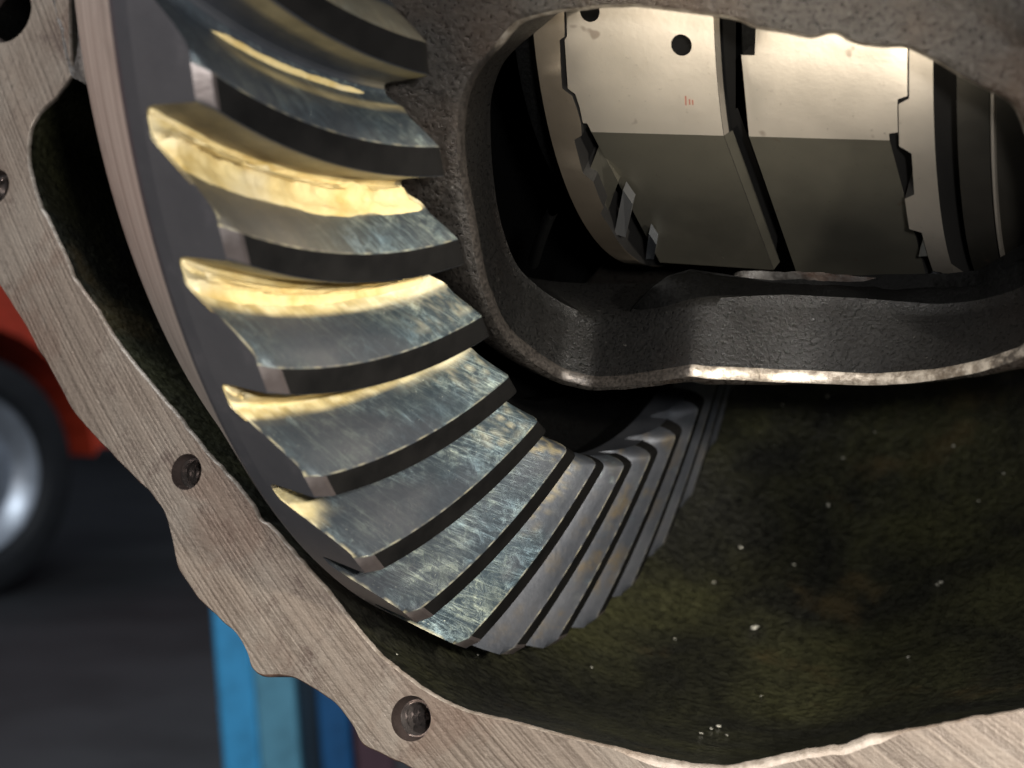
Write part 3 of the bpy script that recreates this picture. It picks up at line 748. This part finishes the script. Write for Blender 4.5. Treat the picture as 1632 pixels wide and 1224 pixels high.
def inset(P, d):
    t = np.roll(P, -1, 0) - np.roll(P, 1, 0); t /= np.linalg.norm(t, axis=1, keepdims=True) + 1e-9; n = np.c_[-t[:, 1], t[:, 0]]; return P + n * d
def area2(P): return .5 * np.sum(P[:, 0] * np.roll(P[:, 1], -1) - np.roll(P[:, 0], -1) * P[:, 1])
si = 1 if area2(loop_in) > 0 else -1; so = 1 if area2(loop_out) > 0 else -1
BV = .0030
wpx = np.zeros(len(loop_in)); pr_ = smooth_loop(resample(INO, 620), 1, False)
for i in range(620):
    u = pr_[i][0]; wpx[i] = .009 * float(sstep(960, 1060, u) * (1 - sstep(1390, 1450, u))) * (1 if pr_[i][1] > 1100 else 0) * (.85 + .25 * fbm(u * .012, 0, 3, 2))
lin2 = inset(smooth_loop(loop_in, 2), 0) ; _t = np.roll(loop_in, -1, 0) - np.roll(loop_in, 1, 0); _t = smooth_loop(_t, 10); _t /= np.linalg.norm(_t, axis=1, keepdims=True); _n = np.c_[-_t[:, 1], _t[:, 0]]
lin2 = smooth_loop(loop_in, 2) - si * _n * (BV + wpx)[:, None]; lout2 = inset(smooth_loop(loop_out, 2), so * BV)
HOLES = [(297, 752, .0212, True), (655, 1145, .0235, True), (-8, 298, .0235, True), (12, 22, .0400, False)]
hc = [(np.array(on_flange(u, v)), r, th_) for u, v, r, th_ in HOLES]
for k in range(9):
    a_ = a_s + (a_e - a_s) * (k + .5) / 9; hc.append((cc_ + 1.30 * np.array([math.cos(a_), math.sin(a_)]), .0235, True))
hc.append((np.array(on_flange(1150, 1290)), .0235, True)); 
vs = [Vector(p) for p in lin2] + [Vector(p) for p in lout2]; ni, no = len(lin2), len(lout2)
edges = [(i, (i + 1) % ni) for i in range(ni)] + [(ni + i, ni + (i + 1) % no) for i in range(no)]
HR = 1.20   # countersink radius factor
for c, r, _ in hc:
    b = len(vs)
    for k in range(36): vs.append(Vector(c + r * HR * np.array([math.cos(2 * math.pi * k / 36), math.sin(2 * math.pi * k / 36)])))
    edges += [(b + k, b + (k + 1) % 36) for k in range(36)]
nv, ne, nf, *_ = delaunay_2d_cdt(vs, edges, [], 0, 1e-7)
def inside_np(p, P):
    x, y = p; X, Y = P[:, 0], P[:, 1]; X2, Y2 = np.roll(X, 1), np.roll(Y, 1)
    c = ((Y > y) != (Y2 > y)) & (x < (X2 - X) * (y - Y) / (Y2 - Y + 1e-15) + X); return c.sum() % 2 == 1
Ff = []
for f in nf:
    c = np.mean([[nv[i].x, nv[i].y] for i in f], axis=0)
    if inside_np(c, lout2) and not inside_np(c, lin2) and all(np.linalg.norm(c - q) > r * HR * .99 for q, r, _ in hc): Ff.append(tuple(f))
Vf = [(v.x, v.y, 0) for v in nv]
# make faces point along +z
def up_faces(V, Fc):
    o = []
    for f in Fc:
        a, b, c = (np.array(V[i]) for i in f[:3]); o.append(f if np.cross(b - a, c - a)[2] > 0 else f[::-1])
    return o
fl = link_mesh('flange_face', Vf, up_faces(Vf, Ff), M_FL, house)
# rounded bare edges and side walls
def skirt(name, A_, B_, prof_, mat, flip):
    n = len(A_); V = []
    for f, z in prof_:
        P = A_ * (1 - f) + B_ * f; V += [(p[0], p[1], z) for p in P]
    link_mesh(name, V, grid_faces(len(prof_), n, True, flip), mat, house, 50)
M_EDGE = m_cast('bare_edge', (.24, .20, .16), (.46, .40, .34), (.26, .19, .14), .42, .4, 60, .002, 0)
skirt('inner_edge', lin2, loop_in, [(0, 0), (.35, -.0008), (.8, -.0025), (1.0, -.006)], M_EDGE, True)
skirt('outer_edge', lout2, loop_out, [(0, 0), (.5, -.002), (1.0, -.008), (1.0, -.05)], m_cast('rusty_edge', (.16, .09, .06), (.30, .19, .14), (.24, .11, .07), .5, .3, 50, .006), False)
ctr = cc_
lo_back = loop_out * .985 + ctr * .015
skirt('housing_shell', loop_out, loop_out * .97 + ctr * .03, [(0, -.05), (.5, -.08), (1, -.12), (1, -.5)], M_ROUGH, False)
# bowl
NB = len(loop_in); V = []; ws = list(np.linspace(.006, .25, 7)) + list(.25 + 1.12 * np.sin(np.linspace(0.06, math.pi / 2, 30)))
cb = np.array([.27, .02])
sm = smooth_loop(loop_in, 30)
for j, w_ in enumerate(ws):
    f = min(1.0, w_ / .1)
    base_ = loop_in * (1 - f) + sm * f
    if w_ <= .25: s = 1 + .008 * math.sin(math.pi * .5 * w_ / .25)
    else: s = 1.008 * math.sqrt(max(0.0, 1 - ((w_ - .25) / 1.125)**2))
    for p in base_:
        q = cb + (p - cb) * s
        n = fbm(q[0] * 5, q[1] * 5, w_ * 5, 4) * .012 * min(1, w_ / .1)
        V.append((q[0], q[1], -w_ + n))
b = len(V); V.append((cb[0], cb[1], -ws[-1] - .005))
Fc = grid_faces(len(ws), NB, True, True)
for i in range(NB): Fc.append((b, (len(ws) - 1) * NB + i, (len(ws) - 1) * NB + (i + 1) % NB))
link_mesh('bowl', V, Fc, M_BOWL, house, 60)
# rough cast pad at the top left, recessed below the machined face
pad = [on_flange(u, v) for u, v in [(70, -90), (80, -40), (85, 0), (90, 25), (98, 45), (104, 80), (112, 112), (118, 124), (130, 134), (146, 143), (200, 170), (230, 60), (230, -90)]]
pad = np.array(pad)
nP = 26; V = []
def padpt(f, g):
    L = resample(pad[:8], 40); Rr = resample(pad[[12, 11, 10]], 40)[:, :] ; l = L[int(g * 39)]; r_ = Rr[int(g * 39)]; return l * (1 - f) + r_ * f
for i in range(40):
    for j in range(26):
        p = padpt(j / 25, i / 39); d = float(sstep(0, .12, j / 25)); V.append((p[0], p[1], .003 - .022 * d + .004 * fbm(p[0] * 40, p[1] * 40, 1)))
o = link_mesh('cast_pad', V, grid_faces(40, 26), M_ROUGH, house, 60)
# threaded holes
for c, r, threaded in hc:
    V = []; m = 48
    ring = [(r * HR, 0.0), (r * 1.18, -.006), (r * 1.04, -.012), (r, -.016)]
    for rr2, z in ring:
        for k in range(m):
            t = 2 * math.pi * k / m; wob = 1 + .02 * fbm(c[0] * 9 + math.cos(t), c[1] * 9 + math.sin(t), rr2 * 30); V.append((c[0] + rr2 * wob * math.cos(t) if rr2 != r * HR else c[0] + rr2 * math.cos(t), c[1] + (rr2 * wob if rr2 != r * HR else rr2) * math.sin(t), z))
    link_mesh('countersink', V, grid_faces(4, m, True, True), M_CSK, house, 60)
    V = []; nz = 90 if threaded else 8; dep = .16; pitch = .0165
    for i in range(nz):
        z = -.016 - dep * i / (nz - 1)
        for k in range(m):
            t = 2 * math.pi * k / m; ph = ((-z / pitch) - k / m) % 1.0; q = abs(ph * 2 - 1)
            rr2 = r - (.22 * r * q if threaded else 0); rr2 = rr2 if i else r
            V.append((c[0] + rr2 * math.cos(t), c[1] + rr2 * math.sin(t), z))
    bq = len(V); V.append((c[0], c[1], -.016 - dep)); Fc = grid_faces(nz, m, True, True)
    for k in range(m): Fc.append((bq, (nz - 1) * m + k, (nz - 1) * m + (k + 1) % m))
    link_mesh('threaded_hole' if threaded else 'dowel_hole', V, Fc, M_THREAD if threaded else M_CUT, house, 50)

# ================================================================ bits of swarf on the oily wall
from mathutils.bvhtree import BVHTree
bpy.context.view_layer.update()
bowl = bpy.data.objects['bowl']; bv_ = [bowl.matrix_world @ v.co for v in bowl.data.vertices]; bt = BVHTree.FromPolygons(bv_, [tuple(p.vertices) for p in bowl.data.polygons])
M_FLK = m_plain('metal_flake', (.55, .53, .45), .4, .3)
fl_px = [(1137, 930, 5), (1203, 1002, 8), (1265, 902, 4), (1320, 806, 6), (1500, 930, 6), (1494, 934, 4), (1319, 633, 5), (1247, 646, 4), (1344, 731, 4), (1520, 712, 4), (1395, 690, 3), (1448, 1050, 4), (1180, 874, 4), (1213, 1112, 3),
         (1145, 1160, 6), (1133, 1164, 5), (1118, 1172, 4), (1158, 1175, 4), (942, 1066, 3), (1075, 1020, 3), (760, 1046, 3), (630, 1045, 3), (1600, 756, 3), (1560, 800, 3)]
rg = random.Random(4)
for u, v, s in fl_px:
    d = Wp(ray(u, v)) - Wp((0, 0, 0)); hit, nrm, _, _ = bt.ray_cast(Vector((0, 0, H)), Vector(d).normalized())
    if hit is None: continue
    bm = bmesh.new(); bmesh.ops.create_icosphere(bm, subdivisions=1, radius=s / F * 2.6 * .55)
    for q in bm.verts: q.co *= 1 + rg.uniform(-.35, .35); 
    for q in bm.verts: q.co.z *= .5; q.co.x *= 1.5
    me = bpy.data.meshes.new('metal_flake'); bm.to_mesh(me); bm.free(); me.materials.append(M_FLK)
    o = bpy.data.objects.new('metal_flake', me); col.objects.link(o)
    if nrm.dot(Vector(d)) > 0: nrm = -nrm
    o.location = hit + nrm * .003; o.rotation_euler = (nrm.to_track_quat('Z', 'Y') @ Vector((0, 0, 1)).rotation_difference(Vector((0, 0, 1)))).to_euler(); o.rotation_euler.rotate_axis('Z', rg.uniform(0, 3.1))
    lab = {1203: 'largest pale metal flake on the dark oily wall, below the middle of the window casting', 1137: 'pale metal flake just right of the lower ends of the gear teeth', 1320: 'pale flake alone in the dark middle of the oily wall',
           1319: 'pale speck close under the bright lower lip of the window casting', 1247: 'small speck close under the window lip, left of a brighter speck', 760: 'small speck just below the lowest gear tooth tips', 630: 'speck in the dark gap between the lowest teeth and the flange',
           1600: 'uppermost right speck on the oily wall, near the right edge of the photo', 1213: 'small speck low on the green stained wall, just above the flange edge'}
    tag(o, lab.get(u, 'tiny pale metal flake stuck to the dark oily inside of the housing'), 'metal flake', 'metal flakes on the oily bowl')

# ================================================================ background: workshop, far out of focus
def wbox(name, c, s, mat, parent=None, rot=None, bev=.0):
    bm = bmesh.new(); bmesh.ops.create_cube(bm, size=1); bmesh.ops.scale(bm, vec=s, verts=bm.verts)
    if bev: bmesh.ops.bevel(bm, geom=list(bm.edges), offset=bev, segments=3, affect='EDGES', profile=.6)
    me = bpy.data.meshes.new(name); bm.to_mesh(me); bm.free(); me.materials.append(mat)
    o = bpy.data.objects.new(name, me); col.objects.link(o)
    if parent: o.parent = parent
    o.location = c
    if rot: o.rotation_euler = rot
    return o
o = link_mesh('floor', [(-150, -60, 0), (150, -60, 0), (150, 200, 0), (-150, 200, 0)], [(0, 1, 2, 3)], m_plain('dark_concrete', (.040, .041, .043), .75, 0, .45, .25)); o['kind'] = 'structure'
o = wbox('wall', (0, 120, 20), (300, 1, 40), m_plain('grey_wall', (.10, .10, .11), .8)); o['kind'] = 'structure'
post = empty('lift_post', Matrix.Translation(Vector((-2.05, 14, 0))) @ Matrix.Rotation(math.radians(-4.5), 4, 'Y'), 'light blue painted steel lift post standing behind the flange', 'lift post')
M_BL = m_plain('light_blue_paint', (.05, .30, .55), .4); M_BL2 = m_plain('grey_blue_paint', (.10, .27, .36), .4); M_DB = m_plain('dark_blue_paint', (.012, .08, .20), .4); M_RD = m_plain('maroon_paint', (.07, .035, .045), .5)
PH = 3.9
wbox('post_face', (-.26, 0, PH / 2), (.34, .6, PH), M_BL, post, None, .05)
wbox('post_face', (.09, .02, PH / 2), (.36, .6, PH - .1), M_BL2, post, None, .03)
wbox('post_channel', (.36, .12, PH / 2), (.20, .5, PH - .15), m_plain('shadow_blue', (.006, .02, .035), .5), post, None, .02)
wbox('post_face', (.60, .04, PH / 2), (.28, .6, PH - .2), M_DB, post, None, .05)
wbox('post_bracket', (.93, .06, PH / 2), (.34, .5, PH - .6), M_RD, post, None, .05)
# red car, wheel turned away to the right
yaw = math.radians(52)
WX, WY = -13.2, 37.0
carM = Matrix.Translation(Vector((WX, WY, 0))) @ Matrix.Rotation(yaw, 4, 'Z')
car = empty('parked_car', carM, 'blurred red car with a black tyre and bright hubcap standing far left', 'car')
M_RED = m_plain('red_paint', (.72, .07, .03), .3); M_TY = m_plain('tyre_rubber', (.020, .021, .023), .6); M_RIM = m_plain('chrome_rim', (.62, .66, .72), .38, .7)
# local x = along the car, local -y = outward side
prof_ = [(-34, 1.6), (-34, 6.0), (-30, 8.0), (-22, 8.6), (-17, 13.4), (-3, 13.8), (2.5, 9.4), (8.6, 8.6), (9.2, 6.0), (9.0, 3.9), (3.95, 3.7)]
arch = [(3.8 * math.cos(t), 3.1 + 3.8 * math.sin(t)) for t in np.linspace(.10, math.pi + .15, 22)]
side = prof_ + arch + [(-22.2, 2.2)] + [(-26 + 3.8 * math.cos(t), 3.1 + 3.8 * math.sin(t)) for t in np.linspace(-.15, math.pi + .15, 16)] + [(-30, 1.8)]
bm = bmesh.new(); v0 = [bm.verts.new((x, .35, z)) for x, z in side]; f0 = bm.faces.new(v0)
r = bmesh.ops.extrude_face_region(bm, geom=[f0]); bmesh.ops.translate(bm, vec=(0, 16.5, 0), verts=[g for g in r['geom'] if isinstance(g, bmesh.types.BMVert)])
bmesh.ops.triangulate(bm, faces=[f for f in bm.faces if len(f.verts) > 4]); bmesh.ops.recalc_face_normals(bm, faces=bm.faces)
me = bpy.data.meshes.new('body'); bm.to_mesh(me); bm.free(); me.materials.append(M_RED); o = bpy.data.objects.new('body', me); col.objects.link(o); o.parent = car
def lathe_y(profile, n=64):
    V = []
    for r, y in profile:
        for k in range(n): t = 2 * math.pi * k / n; V.append((r * math.cos(t), y, r * math.sin(t)))
    return V, grid_faces(len(profile), n, True)
for wx in (0, -26):
    wh = bpy.data.objects.new('wheel', None); col.objects.link(wh); wh.parent = car; wh.location = (wx, .3, 3.1)
    V, Fc = lathe_y([(2.1, .1), (2.3, -.12), (2.7, -.16), (3.0, -.02), (3.1, .3), (3.1, 1.8), (2.9, 2.1), (1.9, 2.1)]); link_mesh('tyre', V, Fc, M_TY, wh, 40)
    V, Fc = lathe_y([(2.12, .1), (2.0, -.05), (1.7, .05), (1.45, .30), (1.0, .12), (.55, -.10), (.25, -.2), (0, -.22)]); link_mesh('rim', V, Fc, M_RIM, wh, 40)
bpy.context.view_layer.update()
